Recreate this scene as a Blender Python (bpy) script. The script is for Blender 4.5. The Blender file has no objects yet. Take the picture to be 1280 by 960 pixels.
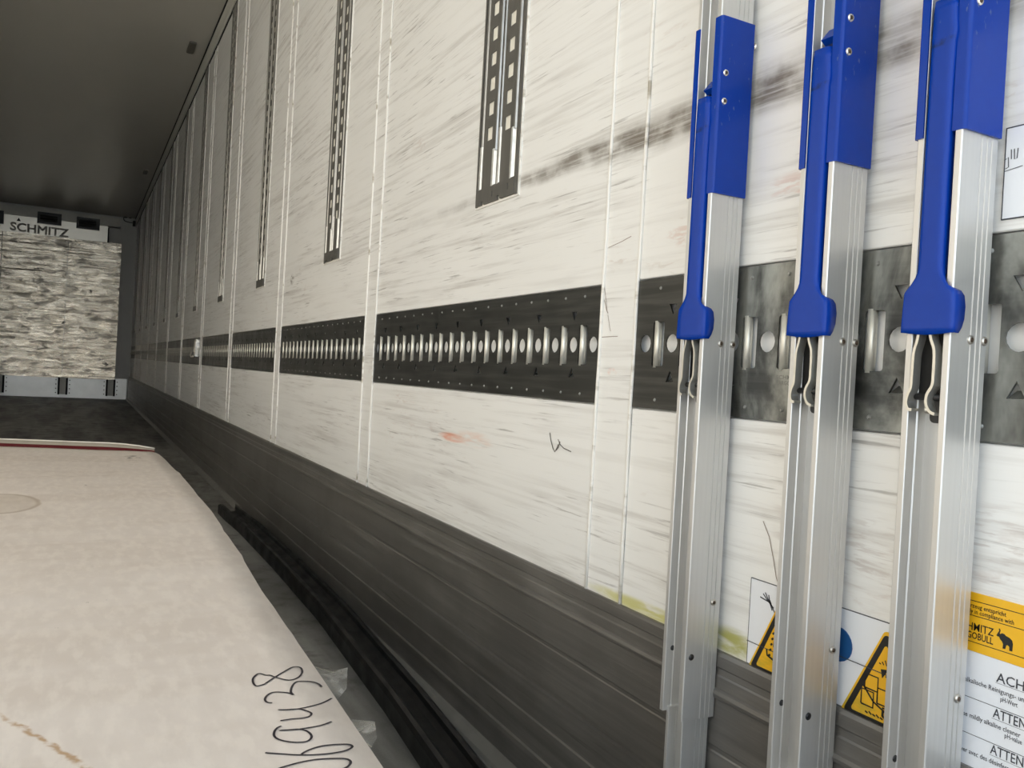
import bpy, bmesh, math, random
from mathutils import Vector, Matrix, geometry, noise
random.seed(7)
C = bpy.context.scene.collection
S = bpy.context.scene

# ------------------------------------------------------------------ camera, sky, light, exposure
CAM_Z = 0.64
F_PX, YAW, PITCH, ROLL = 1030.0, 0.484614, -0.008379, 0.055208
cd = bpy.data.cameras.new('camera'); cam = bpy.data.objects.new('camera', cd); C.objects.link(cam)
cd.sensor_fit = 'HORIZONTAL'; cd.sensor_width = 36.0; cd.lens = F_PX / 1280 * 36.0
cd.clip_start = 0.02; cd.clip_end = 400
fw = Vector((math.sin(YAW)*math.cos(PITCH), math.cos(YAW)*math.cos(PITCH), math.sin(PITCH)))
r0 = Vector((math.cos(YAW), -math.sin(YAW), 0)); u0 = r0.cross(fw)
rr = r0*math.cos(ROLL) + u0*math.sin(ROLL); uu = u0*math.cos(ROLL) - r0*math.sin(ROLL)
cam.matrix_world = Matrix(((rr.x, uu.x, -fw.x, 0), (rr.y, uu.y, -fw.y, 0), (rr.z, uu.z, -fw.z, CAM_Z), (0, 0, 0, 1)))
S.camera = cam
S.view_settings.view_transform = 'Standard'
try: S.view_settings.look = 'None'
except Exception: pass
S.view_settings.gamma = 1.0
S.view_settings.use_curve_mapping = False
S.view_settings.exposure = 0.50
S.cycles.max_bounces = 16; S.cycles.diffuse_bounces = 10; S.cycles.glossy_bounces = 5
S.cycles.sample_clamp_indirect = 6.0

w = bpy.data.worlds.new('sky'); S.world = w; w.use_nodes = True
nt = w.node_tree; nt.nodes.clear()
wo = nt.nodes.new('ShaderNodeOutputWorld'); bg = nt.nodes.new('ShaderNodeBackground')
tc = nt.nodes.new('ShaderNodeTexCoord'); sx = nt.nodes.new('ShaderNodeSeparateXYZ'); rp = nt.nodes.new('ShaderNodeValToRGB')
nt.links.new(tc.outputs['Generated'], sx.inputs[0]); nt.links.new(sx.outputs['Z'], rp.inputs[0])
rp.color_ramp.elements[0].position = 0.0; rp.color_ramp.elements[0].color = (0.90, 0.95, 1.0, 1)
rp.color_ramp.elements[1].position = 0.6; rp.color_ramp.elements[1].color = (0.70, 0.85, 1.0, 1)
nt.links.new(rp.outputs[0], bg.inputs[0]); bg.inputs[1].default_value = 2.0
nt.links.new(bg.outputs[0], wo.inputs[0])

sd = bpy.data.lights.new('sun', 'SUN'); sd.energy = 8.5; sd.angle = math.radians(0.6); sd.color = (1.0, 0.91, 0.79)
sun = bpy.data.objects.new('sun', sd); C.objects.link(sun)
SUN_AZ, SUN_EL = math.radians(154), math.radians(7)      # low sun from the rear right: reaches only the left wall
sun.rotation_euler = Vector((math.sin(SUN_AZ)*math.cos(SUN_EL), math.cos(SUN_AZ)*math.cos(SUN_EL), math.sin(SUN_EL))).to_track_quat('Z', 'Y').to_euler()

# ------------------------------------------------------------------ helpers
class NT:
    def __init__(s, name):
        s.m = bpy.data.materials.new(name); s.m.use_nodes = True; s.t = s.m.node_tree; s.t.nodes.clear()
        s.out = s.t.nodes.new('ShaderNodeOutputMaterial'); s.b = s.t.nodes.new('ShaderNodeBsdfPrincipled')
        s.t.links.new(s.b.outputs[0], s.out.inputs[0])
        s._pos = None
    def n(s, typ, **kw):
        x = s.t.nodes.new(typ)
        for k, v in kw.items(): setattr(x, k, v)
        return x
    def put(s, sock, v):
        if v is None: return
        if isinstance(v, bpy.types.NodeSocket): s.t.links.new(v, sock)
        else:
            if sock.type == 'RGBA' and len(v) == 3: v = (*v, 1)
            sock.default_value = v
    def pos(s):
        if s._pos is None: s._pos = s.n('ShaderNodeNewGeometry').outputs['Position']
        return s._pos
    def obj(s): return s.n('ShaderNodeTexCoord').outputs['Object']
    def xyz(s, v):
        x = s.n('ShaderNodeSeparateXYZ'); s.put(x.inputs[0], v); return x.outputs
    def scale(s, v, sc, off=(0, 0, 0)):
        x = s.n('ShaderNodeMapping'); s.put(x.inputs[0], v); x.inputs['Scale'].default_value = sc; x.inputs['Location'].default_value = off; return x.outputs[0]
    def noise(s, v, sc=1.0, det=4.0, rough=.55, dist=0.0):
        x = s.n('ShaderNodeTexNoise'); s.put(x.inputs['Vector'], v); x.inputs['Scale'].default_value = sc
        x.inputs['Detail'].default_value = det; x.inputs['Roughness'].default_value = rough; x.inputs['Distortion'].default_value = dist
        return x.outputs[0]
    def vor(s, v, sc):
        x = s.n('ShaderNodeTexVoronoi'); s.put(x.inputs['Vector'], v); x.inputs['Scale'].default_value = sc; return x.outputs[0]
    def math(s, op, a, b=None, c=None, clamp=False):
        x = s.n('ShaderNodeMath', operation=op, use_clamp=clamp)
        for i, v in enumerate((a, b, c)):
            if v is not None: s.put(x.inputs[i], v)
        return x.outputs[0]
    def step(s, v, a, b, lo=0.0, hi=1.0):
        x = s.n('ShaderNodeMapRange', interpolation_type='SMOOTHSTEP'); s.put(x.inputs[0], v)
        x.inputs[1].default_value = a; x.inputs[2].default_value = b; x.inputs[3].default_value = lo; x.inputs[4].default_value = hi
        return x.outputs[0]
    def mix(s, f, a, b):
        x = s.n('ShaderNodeMix', data_type='RGBA'); s.put(x.inputs[0], f); s.put(x.inputs[6], a); s.put(x.inputs[7], b); return x.outputs[2]
    def bump(s, h, st=.3, dist=.01):
        x = s.n('ShaderNodeBump'); s.put(x.inputs['Height'], h); x.inputs['Strength'].default_value = st; x.inputs['Distance'].default_value = dist
        s.t.links.new(x.outputs[0], s.b.inputs['Normal'])
    def set(s, col=None, rough=None, metal=None, **kw):
        s.put(s.b.inputs['Base Color'], col); s.put(s.b.inputs['Roughness'], rough); s.put(s.b.inputs['Metallic'], metal)
        for k, v in kw.items(): s.put(s.b.inputs[k.replace('_', ' ')], v)
        return s.m

def plain(name, col, rough=.5, metal=0.0, var=.12, sc=40):
    k = NT(name); nz = k.noise(k.obj(), sc, 5)
    c = k.mix(nz, tuple(x*(1-var) for x in col), tuple(min(1, x*(1+var)) for x in col))
    return k.set(c, rough, metal)

class MB:
    """collects shapes, links them as ONE mesh object"""
    def __init__(s): s.v = []; s.f = []; s.sm = []
    def add(s, vs, fs, smooth=False):
        o = len(s.v); s.v += [tuple(x) for x in vs]; s.f += [tuple(i+o for i in f) for f in fs]; s.sm += [smooth]*len(fs); return s
    def box(s, a, b):
        x0, y0, z0 = a; x1, y1, z1 = b
        return s.add([(x0,y0,z0),(x1,y0,z0),(x1,y1,z0),(x0,y1,z0),(x0,y0,z1),(x1,y0,z1),(x1,y1,z1),(x0,y1,z1)],
                     [(0,3,2,1),(4,5,6,7),(0,1,5,4),(1,2,6,5),(2,3,7,6),(3,0,4,7)])
    def prism(s, poly, axis, a, b, smooth=False):
        """poly (p,q) extruded along axis from a to b: axis z -> (x,y); y -> (x,z); x -> (y,z)"""
        def P(p, q, t): return {'z': (p, q, t), 'y': (p, t, q), 'x': (t, p, q)}[axis]
        n = len(poly); vs = [P(*p, a) for p in poly] + [P(*p, b) for p in poly]
        s.add(vs, [(i, (i+1) % n, n+(i+1) % n, n+i) for i in range(n)], smooth)
        tris = geometry.tessellate_polygon([[Vector((p[0], p[1], 0)) for p in poly]])
        o = len(s.v) - 2*n
        for t in tris:
            s.f.append(tuple(o+i for i in t)); s.sm.append(False)
            s.f.append(tuple(o+n+i for i in reversed(t))); s.sm.append(False)
        return s
    def tube(s, pts, r, seg=8, cap=True, smooth=True):
        pts = [Vector(p) for p in pts]; rs = r if isinstance(r, (list, tuple)) else [r]*len(pts); rings = []
        up = Vector((0.13, 0.21, 0.97))
        for i, p in enumerate(pts):
            d = (pts[min(i+1, len(pts)-1)] - pts[max(i-1, 0)]).normalized()
            a = d.cross(up)
            if a.length < .05: a = d.cross(Vector((1, 0, 0)))
            a.normalize(); b = d.cross(a)
            rings.append([p + (a*math.cos(2*math.pi*k/seg) + b*math.sin(2*math.pi*k/seg))*rs[i] for k in range(seg)])
        vs = [v for ring in rings for v in ring]
        fs = [(i*seg+k, i*seg+(k+1) % seg, (i+1)*seg+(k+1) % seg, (i+1)*seg+k) for i in range(len(pts)-1) for k in range(seg)]
        if cap: fs += [tuple(reversed(range(seg))), tuple(range((len(pts)-1)*seg, len(pts)*seg))]
        return s.add(vs, fs, smooth)
    def holed(s, outer, holes, fn, t):
        """flat plate: outline with holes in (u,v), fn(u,v,d) -> xyz, thickness t"""
        loops = [outer] + holes
        flat = [p for L in loops for p in L]; N = len(flat)
        tris = geometry.tessellate_polygon([[Vector((p[0], p[1], 0)) for p in L] for L in loops])
        vs = [fn(p[0], p[1], 0) for p in flat] + [fn(p[0], p[1], t) for p in flat]
        fs = [tuple(x) for x in tris] + [tuple(N+i for i in reversed(x)) for x in tris]
        o = 0
        for L in loops:
            n = len(L); fs += [(o+i, o+(i+1) % n, N+o+(i+1) % n, N+o+i) for i in range(n)]; o += n
        return s.add(vs, fs)
    def build(s, name, mat, parent=None, loc=None):
        me = bpy.data.meshes.new(name); me.from_pydata(s.v, [], s.f)
        bm = bmesh.new(); bm.from_mesh(me); bmesh.ops.recalc_face_normals(bm, faces=bm.faces); bm.to_mesh(me); bm.free()
        for p, q in zip(me.polygons, s.sm): p.use_smooth = q
        me.materials.append(mat)
        o = bpy.data.objects.new(name, me); C.objects.link(o)
        if parent: o.parent = parent
        if loc: o.location = loc
        return o

def tag(o, label=None, cat=None, group=None, kind=None):
    for k, v in (('label', label), ('category', cat), ('group', group), ('kind', kind)):
        if v: o[k] = v
    return o
def empty(name, loc=(0, 0, 0)):
    o = bpy.data.objects.new(name, None); C.objects.link(o); o.location = loc; o.empty_display_size = .05; return o
def struct(name, mb, mat): return tag(mb.build(name, mat), kind='structure')
def copy_tree(o, parent=None):
    c = o.copy(); C.objects.link(c)
    if parent: c.parent = parent
    for ch in list(o.children): copy_tree(ch, c)
    return c
def circle(u, v, r, n=16, rz=None):
    return [(u + r*math.cos(2*math.pi*k/n), v + (rz or r)*math.sin(2*math.pi*k/n)) for k in range(n)]
def rect(u0, u1, v0, v1): return [(u0, v0), (u1, v0), (u1, v1), (u0, v1)]
def rrect(u0, u1, v0, v1, r, n=4):
    P = []
    for cx, cy, a in ((u1-r, v0+r, -90), (u1-r, v1-r, 0), (u0+r, v1-r, 90), (u0+r, v0+r, 180)):
        for k in range(n+1):
            t = math.radians(a + 90*k/n); P.append((cx+r*math.cos(t), cy+r*math.sin(t)))
    return P
def text_mesh(body, size, name, mat, parent, y, z, x, width=None, bold=0.0, shear=0.0, align='LEFT'):
    """lettering on the right wall, read from inside: runs towards -Y, faces -X"""
    cu = bpy.data.curves.new(name, 'FONT'); cu.body = body; cu.size = size; cu.offset = bold; cu.shear = shear; cu.align_x = align
    cu.fill_mode = 'FRONT'; cu.resolution_u = 2
    t = bpy.data.objects.new(name, cu); C.objects.link(t)
    me = bpy.data.meshes.new_from_object(t.evaluated_get(bpy.context.evaluated_depsgraph_get()))
    bpy.data.objects.remove(t); bpy.data.curves.remove(cu)
    if not me.vertices: return None
    xs = [v.co.x for v in me.vertices]; k = width/(max(xs)-min(xs)) if width else 1.0
    for v in me.vertices: v.co = Vector((x, y - v.co.x*k, z + v.co.y))
    me.materials.append(mat); me.name = name
    o = bpy.data.objects.new(name, me); C.objects.link(o)
    if parent: o.parent = parent
    return o
def smooth_path(pts, sub=5):
    P = [Vector(p) for p in pts]; out = []
    for i in range(len(P)-1):
        a, b, c, d = P[max(i-1, 0)], P[i], P[i+1], P[min(i+2, len(P)-1)]
        for k in range(sub):
            t = k/sub
            out.append(.5*((2*b) + (c-a)*t + (2*a-5*b+4*c-d)*t*t + (3*b-a-3*c+d)*t**3))
    out.append(P[-1]); return out
def stroke(mb, pts, wd, h=.0003, sub=5):
    """flat pen stroke ribbon on a horizontal sheet"""
    P = smooth_path(pts, sub); vs = []
    for i, p in enumerate(P):
        d = (P[min(i+1, len(P)-1)] - P[max(i-1, 0)]); d.z = 0
        if d.length < 1e-9: d = Vector((1, 0, 0))
        d.normalize(); nrm = Vector((-d.y, d.x, 0))*wd/2
        vs += [p+nrm+Vector((0, 0, h)), p-nrm+Vector((0, 0, h))]
    mb.add(vs, [(2*i, 2*i+1, 2*i+3, 2*i+2) for i in range(len(P)-1)])

# ------------------------------------------------------------------ layout (metres; x right, y into the trailer, z up)
XW, XL = 0.66, -1.80          # inner faces of the side walls
YR, YF = -1.25, 13.25         # open rear end, set farther back to even out the light; front bulkhead
ZC = 2.64                     # ceiling
PITCH_Y = 1.103
BZ0, BZ1 = 0.608, 0.779       # lashing plate band
KZ = 0.341                    # top of the kick plate
strips = [(0.904+PITCH_Y*k, 0.987+PITCH_Y*k) for k in range(-2, 12)]

# ------------------------------------------------------------------ materials
def wall_mat():
    k = NT('painted_wall'); p = k.pos(); q = k.xyz(p); Y, Z = q[1], q[2]
    big = k.noise(k.scale(p, (1, .8, 2.0)), 1.6, 4)
    st1 = k.noise(k.scale(p, (1, 1.1, 34)), 2.2, 6, .62, .25)
    st2 = k.noise(k.scale(p, (1, 2.2, 60), (0, 3.1, 1.7)), 3.0, 5, .6, .3)
    patch = k.noise(k.scale(p, (1, .9, 3), (4, 2, 1)), 2.5, 3)
    c = k.mix(big, (.80, .80, .78), (.865, .87, .865))
    f1 = k.math('MULTIPLY', k.step(st1, .46, .68), k.step(patch, .35, .7, .25, 1))
    c = k.mix(k.math('MULTIPLY', f1, .52), c, (.40, .375, .345))
    f2 = k.math('MULTIPLY', k.step(st2, .57, .70), k.step(patch, .38, .60))
    c = k.mix(k.math('MULTIPLY', f2, .62), c, (.20, .185, .17))
    st3 = k.noise(k.scale(p, (1, 5, 22), (1, 7, 3)), 4.0, 5, .6, .6)
    pb = k.noise(k.scale(p, (1, 1, 2.2), (9, 5, 2)), 3.0, 3)
    f3 = k.math('MULTIPLY', k.step(st3, .57, .68), k.step(pb, .53, .68))
    c = k.mix(k.math('MULTIPLY', f3, .28), c, (.42, .30, .24))
    # soft wear spots
    def blob(cy, cz, ry, rz, col, amt, nsc=(1, 9, 60), hard=(.35, .62)):
        nonlocal c
        dy = k.math('DIVIDE', k.math('SUBTRACT', Y, cy), ry); dz = k.math('DIVIDE', k.math('SUBTRACT', Z, cz), rz)
        d = k.math('ADD', k.math('MULTIPLY', dy, dy), k.math('MULTIPLY', dz, dz))
        m = k.step(d, 1.0, .05); nz = k.step(k.noise(k.scale(p, nsc), 1.5, 5, .6, .4), *hard)
        c = k.mix(k.math('MULTIPLY', k.math('MULTIPLY', m, nz), amt), c, col)
    # long dark rub mark at the height of the rail ends
    wob = k.math('MULTIPLY', k.math('SUBTRACT', k.noise(k.scale(p, (1, 3, 0)), 2.0, 4), .5), .022)
    dz = k.math('ABSOLUTE', k.math('ADD', k.math('SUBTRACT', Z, .9745), wob))
    wide = k.step(Y, 1.35, .75, .014, .031)
    core = k.step(k.math('DIVIDE', dz, wide), 1.15, .25)
    sn = k.step(k.noise(k.scale(p, (1, 3.5, 95)), 2.0, 6, .65, .3), .30, .60, .40, 1)
    blot = k.step(k.noise(k.scale(p, (1, 7, 9), (2, 0, 0)), 2.2, 4), .38, .58, .50, 1)
    along = k.step(Y, 1.85, .90, 0.12, 1)
    c = k.mix(k.math('MULTIPLY', k.math('MULTIPLY', k.math('MULTIPLY', core, sn), k.math('MULTIPLY', blot, along)), .93), c, (.14, .115, .088))
    blob(1.50, .514, .075, .011, (.72, .20, .06), .8, (1, 6, 40), (.3, .6))
    blob(1.40, .520, .10, .018, (.78, .40, .25), .35)
    blob(.84, .350, .17, .012, (.54, .52, .12), .8, (1, 10, 50), (.2, .55))
    blob(.690, .357, .045, .020, (.40, .39, .09), .95, (1, 14, 50), (.2, .6))
    blob(.45, .372, .1, .006, (.55, .52, .08), .5, (1, 14, 50), (.25, .6))
    blob(2.98, .945, .04, .024, (.16, .14, .12), .75, (1, 22, 50), (.42, .6))
    blob(1.33, .977, .025, .012, (.35, .28, .2), .6)
    blob(.80, .83, .06, .02, (.62, .42, .36), .5, (1, 16, 70), (.45, .6))
    blob(.62, .86, .07, .02, (.62, .40, .34), .5, (1, 16, 70), (.45, .6))
    blob(.60, .50, .05, .06, (.40, .33, .30), .4, (1, 12, 90), (.5, .62))
    blob(.52, .49, .05, .05, (.40, .33, .30), .4, (1, 12, 90), (.5, .62))
    blob(.40, .52, .04, .05, (.40, .33, .30), .4, (1, 12, 90), (.5, .62))
    blob(.955, .655, .014, .007, (.75, .38, .28), .6, (1, 20, 40))
    gl = k.noise(p, 5.0, 3)
    k.bump(st1, .03, .004)
    return k.set(c, k.step(gl, .3, .7, .34, .42), 0.0)
WALL = wall_mat()
def bead_mat():
    k = NT('sealant_bead'); p = k.pos(); n1 = k.noise(k.scale(p, (1, 1, 9)), 4, 5)
    return k.set(k.mix(k.step(n1, .54, .72), (.86, .85, .81), (.42, .38, .31)), .4)
BEAD = bead_mat()
LINER = plain('pale_liner', (.86, .87, .87), .5)
def ceil_mat():
    k = NT('ceiling_panel'); p = k.pos(); n1 = k.noise(k.scale(p, (1, .6, 1)), 1.2, 5)
    return k.set(k.mix(n1, (.50, .485, .44), (.62, .60, .55)), .32)
CEIL = ceil_mat()
def floor_mat():
    k = NT('worn_floor'); p = k.pos()
    a = k.noise(k.scale(p, (2.4, .35, 1)), 2.2, 6, .6, .5); b = k.noise(p, 9, 6, .65); s = k.noise(p, 420, 2)
    c = k.mix(k.step(a, .36, .66), (.13, .127, .119), (.34, .332, .315))
    c = k.mix(k.step(b, .52, .70, 0, .65), c, (.062, .052, .042))
    c = k.mix(k.step(s, .5, .72, 0, .5), c, (.22, .215, .205))
    k.bump(k.noise(p, 260, 3), .35, .002)
    return k.set(c, k.step(b, .3, .7, .38, .62), 0.0)
FLOOR = floor_mat()
def kick_mat():
    k = NT('dirty_dark_aluminium'); p = k.pos()
    a = k.noise(k.scale(p, (1, .9, 26)), 2.4, 6, .65, .3); b = k.noise(k.scale(p, (1, 2.0, 70), (0, 2, 0)), 2.4, 5, .6, .3)
    z = k.xyz(p)[2]; n = k.noise(p, 4, 4)
    c = k.mix(k.step(a, .35, .70), (.165, .158, .148), (.235, .226, .212))
    c = k.mix(k.step(b, .60, .74, 0, .5), c, (.05, .047, .042))
    c = k.mix(k.step(n, .42, .62, 0, .3), c, (.085, .080, .072))
    k.bump(k.math('ADD', a, b), .10, .004)
    return k.set(c, k.step(a, .3, .7, .36, .52), .45)
KICK = kick_mat()
TRIM = plain('pale_floor_trim', (.20, .195, .18), .5, .2, .3, 18)
TRIMW = plain('pale_cornice', (.66, .65, .60), .38, 0, .06, 6)
DARKGAP = plain('dark_gap', (.012, .012, .012), .8)
BLACK = plain('black_plastic', (.014, .014, .015), .45)
def rubber_mat():
    k = NT('black_rubber'); p = k.pos(); a = k.noise(k.scale(p, (20, 1.5, 20)), 3, 6); b = k.noise(p, 16, 5)
    c = k.mix(k.step(a, .5, .75, 0, .8), (.0075, .0075, .0085), (.013, .013, .0145))
    c = k.mix(k.step(b, .64, .8, 0, .4), c, (.045, .045, .047))
    k.bump(a, .15, .004)
    return k.set(c, k.step(b, .3, .7, .36, .55))
RUBBER = rubber_mat()
def plate_mat():
    k = NT('galvanised_plate'); p = k.pos(); a = k.noise(k.scale(p, (1, 3, 1.6)), 3.2, 6, .6, .4); b = k.noise(k.scale(p, (1, 1.4, 30)), 3, 5, .6, .2)
    y = k.xyz(p)[1]
    new = k.math('MULTIPLY', k.step(y, .78, .66), k.step(a, .40, .60))
    c = k.mix(k.step(b, .4, .7), (.048, .049, .046), (.085, .086, .080))
    c = k.mix(k.math('MULTIPLY', new, .8), c, (.40, .41, .375))
    c = k.mix(k.step(a, .66, .78, 0, .5), c, (.30, .30, .275))
    return k.set(c, k.step(a, .3, .7, .42, .30), .55)
PLATE = plate_mat()
ROD = plain('bright_zinc', (.74, .735, .67), .34, .55, .12, 60)
def rail_mat():
    k = NT('grey_rail_steel'); p = k.pos(); a = k.noise(k.scale(p, (1, 20, 3)), 4, 5)
    return k.set(k.mix(a, (.115, .112, .102), (.175, .170, .156)), .42, .35)
RAIL = rail_mat()
RIV = plain('dull_rivet', (.30, .30, .28), .4, .4)
RAILB = plain('polished_rail_edge', (.40, .395, .375), .34, .75, .35, 50)
RAILW = plain('worn_rail_edge', (.70, .70, .67), .35, .5, .3, 70)
def alu_mat():
    k = NT('brushed_aluminium'); o = k.obj(); a = k.noise(k.scale(o, (90, 90, 1.6)), 3, 5); b = k.noise(k.scale(o, (1, 1, .5)), 14, 5)
    c = k.mix(a, (.60, .60, .59), (.69, .69, .68)); c = k.mix(k.step(b, .60, .80, 0, .22), c, (.50, .47, .43))
    k.bump(a, .05, .001)
    return k.set(c, k.step(b, .3, .7, .36, .44), .68)
ALU = alu_mat()
def blue_mat():
    k = NT('blue_powder_coat'); o = k.obj(); q = k.xyz(o); n = k.noise(o, 90, 4)
    c = k.mix(n, (.0020, .036, .300), (.0028, .045, .345))
    ring = k.math('MULTIPLY', k.step(k.math('ABSOLUTE', k.math('SUBTRACT', q[2], .9275)), .004, .001), k.step(k.noise(o, 60, 4), .35, .6))
    ring = k.math('MULTIPLY', ring, k.step(q[0], -.0475, -.0482))
    c = k.mix(k.math('MULTIPLY', ring, .8), c, (.010, .018, .022))
    chip = k.math('MULTIPLY', k.step(k.noise(k.scale(o, (160, 160, 60)), 1.6, 4), .66, .74), k.step(q[2], .90, .955))
    c = k.mix(k.math('MULTIPLY', chip, .6), c, (.12, .17, .30))
    return k.set(c, .18, 0.0, Specular_IOR_Level=.2)
BLUE = blue_mat()
ZINC = plain('zinc_link', (.62, .61, .56), .32, .8, .2, 80)
BOLT = plain('steel_screw', (.55, .52, .47), .3, .85, .2, 200)
SOCK = plain('rusty_socket', (.085, .055, .035), .5, .2)
BRIGHT = plain('bright_screw', (.86, .84, .78), .22, .8, .1, 200)
def card_mat():
    k = NT('pale_cardboard'); p = k.pos(); q = k.xyz(p); X, Y = q[0], q[1]
    a = k.noise(k.scale(p, (9, 3.2, 1)), 3.2, 6, .6); b = k.noise(k.scale(p, (.6, 5, 1)), 2.2, 4); m = k.noise(k.scale(p, (26, 9, 1)), 2.5, 4)
    c = k.mix(a, (.66, .595, .545), (.80, .735, .69)); c = k.mix(k.step(b, .42, .66, 0, .35), c, (.60, .52, .455))
    c = k.mix(k.step(m, .42, .66, 0, .45), c, (.84, .775, .715))
    sp = k.noise(k.scale(p, (30, 12, 1), (3, 1, 0)), 2.0, 3)
    c = k.mix(k.step(sp, .74, .78, 0, .6), c, (.25, .21, .18))
    # round damp ring
    dx = k.math('DIVIDE', k.math('SUBTRACT', X, -.150), .088); dy = k.math('DIVIDE', k.math('SUBTRACT', Y, 2.06), .135)
    d = k.math('ADD', k.math('SQRT', k.math('ADD', k.math('MULTIPLY', dx, dx), k.math('MULTIPLY', dy, dy))), k.math('MULTIPLY', k.math('SUBTRACT', k.noise(p, 8, 3), .5), .25))
    c = k.mix(k.step(d, 1.02, .94, 0, .35), c, (.50, .42, .33))
    c = k.mix(k.math('MULTIPLY', k.step(d, 1.05, .98), k.step(d, .86, .97, 0, .55)), c, (.38, .29, .21))
    sx_ = k.math('DIVIDE', k.math('SUBTRACT', X, .168), .030); sy_ = k.math('DIVIDE', k.math('SUBTRACT', Y, 2.93), .09)
    sd_ = k.math('ADD', k.math('MULTIPLY', sx_, sx_), k.math('MULTIPLY', sy_, sy_))
    c = k.mix(k.math('MULTIPLY', k.step(sd_, 1.0, .1), k.step(k.noise(p, 30, 5), .48, .62, 0, .8)), c, (.12, .10, .085))
    # rusty run near the lower left corner
    line = k.math('SUBTRACT', k.math('ADD', X, k.math('MULTIPLY', k.math('SUBTRACT', k.noise(p, 34, 4), .5), .022)), k.math('MULTIPLY', k.math('SUBTRACT', .86, Y), .50))
    rust = k.math('MULTIPLY', k.step(k.math('ABSOLUTE', k.math('ADD', line, .046)), .0048, .0008), k.math('MULTIPLY', k.step(Y, .68, .73), k.step(Y, .88, .84)))
    rust = k.math('MULTIPLY', rust, k.step(k.noise(p, 70, 4), .3, .58))
    c = k.mix(k.math('MULTIPLY', rust, .75), c, (.40, .22, .07))
    k.bump(k.math('ADD', b, k.math('MULTIPLY', a, .3)), .12, .012)
    return k.set(c, .72)
CARD = card_mat()
INK = plain('black_marker_ink', (.018, .014, .022), .5)
REDTAPE = plain('dark_red_tape', (.10, .006, .010), .5)
PAPER = plain('grey_brown_board', (.34, .31, .26), .6)
def film_mat():
    k = NT('clear_film'); tr = k.n('ShaderNodeBsdfTransparent'); tr.inputs[0].default_value = (.90, .90, .88, 1)
    gl = k.n('ShaderNodeBsdfGlossy'); gl.inputs['Roughness'].default_value = .22; df = k.n('ShaderNodeBsdfDiffuse'); df.inputs[0].default_value = (.75, .74, .70, 1)
    mx = k.n('ShaderNodeMixShader'); mx2 = k.n('ShaderNodeMixShader'); nz = k.noise(k.pos(), 70, 4)
    k.put(mx.inputs[0], .35); k.t.links.new(gl.outputs[0], mx.inputs[1]); k.t.links.new(df.outputs[0], mx.inputs[2])
    mx.inputs[0].default_value = .75
    k.put(mx2.inputs[0], k.step(nz, .35, .75, .10, .5)); k.t.links.new(tr.outputs[0], mx2.inputs[1]); k.t.links.new(mx.outputs[0], mx2.inputs[2])
    k.t.links.new(mx2.outputs[0], k.out.inputs[0]); return k.m
FILM = film_mat()
YELLOW = None
def yellow_mat(name, grime):
    k = NT(name); p = k.pos(); n1 = k.noise(k.scale(p, (1, 18, 60)), 2.0, 5); z = k.xyz(p)[2]
    c = k.mix(k.noise(p, 60, 3), (.80, .43, .012), (.88, .50, .02))
    if grime: c = k.mix(k.math('MULTIPLY', k.step(z, .375, .350), k.step(n1, .36, .6, .1, .65)), c, (.40, .34, .03))
    return k.set(c, .35)
YSIGN = yellow_mat('yellow_sign', True); YLAB = yellow_mat('yellow_label', False)
SIGNBLACK = plain('sign_black', (.012, .011, .010), .4)
WHITELAB = plain('white_label', (.80, .83, .88), .38, 0, .03, 12)
TEXTK = plain('label_ink', (.05, .055, .07), .5)
BLUESIGN = plain('blue_sign', (.012, .085, .26), .35)
def bulk_mat():
    k = NT('battered_aluminium'); p = k.pos()
    a = k.noise(k.scale(p, (1.6, 1, 9)), 2.6, 6, .65, .4); b = k.noise(k.scale(p, (2.0, 1, 6), (3, 0, 1)), 2.2, 5, .6, .5); s = k.noise(k.scale(p, (3.0, 1, 5), (7, 0, 2)), 1.6, 4, .5, .6)
    c = k.mix(k.step(a, .33, .68), (.56, .50, .40), (.90, .83, .70)); c = k.mix(k.step(b, .52, .64, 0, .85), c, (.20, .18, .15)); c = k.mix(k.step(s, .66, .71, 0, .9), c, (.035, .03, .026))
    k.bump(k.math('ADD', k.noise(k.scale(p, (.35, 1, 7), (1, 0, 0)), 3, 5), k.math('MULTIPLY', a, .15)), .45, .03)
    return k.set(c, k.step(b, .3, .7, .20, .34), .85)
BULK = bulk_mat()
SLAT = plain('vent_slat', (.06, .06, .055), .5)
LETTER = plain('letter_paint', (.40, .37, .31), .4)
WHITEPAINT = plain('front_wall_paint', (.50, .50, .475), .4, 0, .08, 3)
UNITWHITE = plain('unit_housing_paint', (.88, .84, .74), .30, .6, .1, 4)
KICKF = plain('front_kick_paint', (.74, .76, .75), .36, .5, .2, 5)
GREYBAR = plain('grey_header', (.52, .51, .46), .4, .1)
GROUND = plain('yard_concrete', (.62, .60, .56), .85, 0, .15, .6)
OUTER = plain('outer_skin', (.7, .7, .68), .5)

# ------------------------------------------------------------------ setting
struct('ground', MB().box((-60, -80, -1.45), (60, 60, -1.25)), GROUND)
struct('floor', MB().box((XL-.06, YR, -.14), (XW+.08, YF+.3, 0)), FLOOR)
struct('ceiling', MB().box((XL-.06, YR, ZC), (XW+.08, YF+.3, ZC+.10)), CEIL)
struct('wall_left', MB().box((XL-.06, YR, 0), (XL, YF+.3, ZC)), plain('left_wall_paint', (.80, .79, .75), .35, 0, .06, 3))
struct('baseboard_left', MB().box((XL, YR, 0), (XL+.01, YF, KZ)), KICK)
wr = struct('wall_right', MB().box((XW+.0105, YR, 0), (XW+.08, YF+.3, ZC)), LINER)
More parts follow.
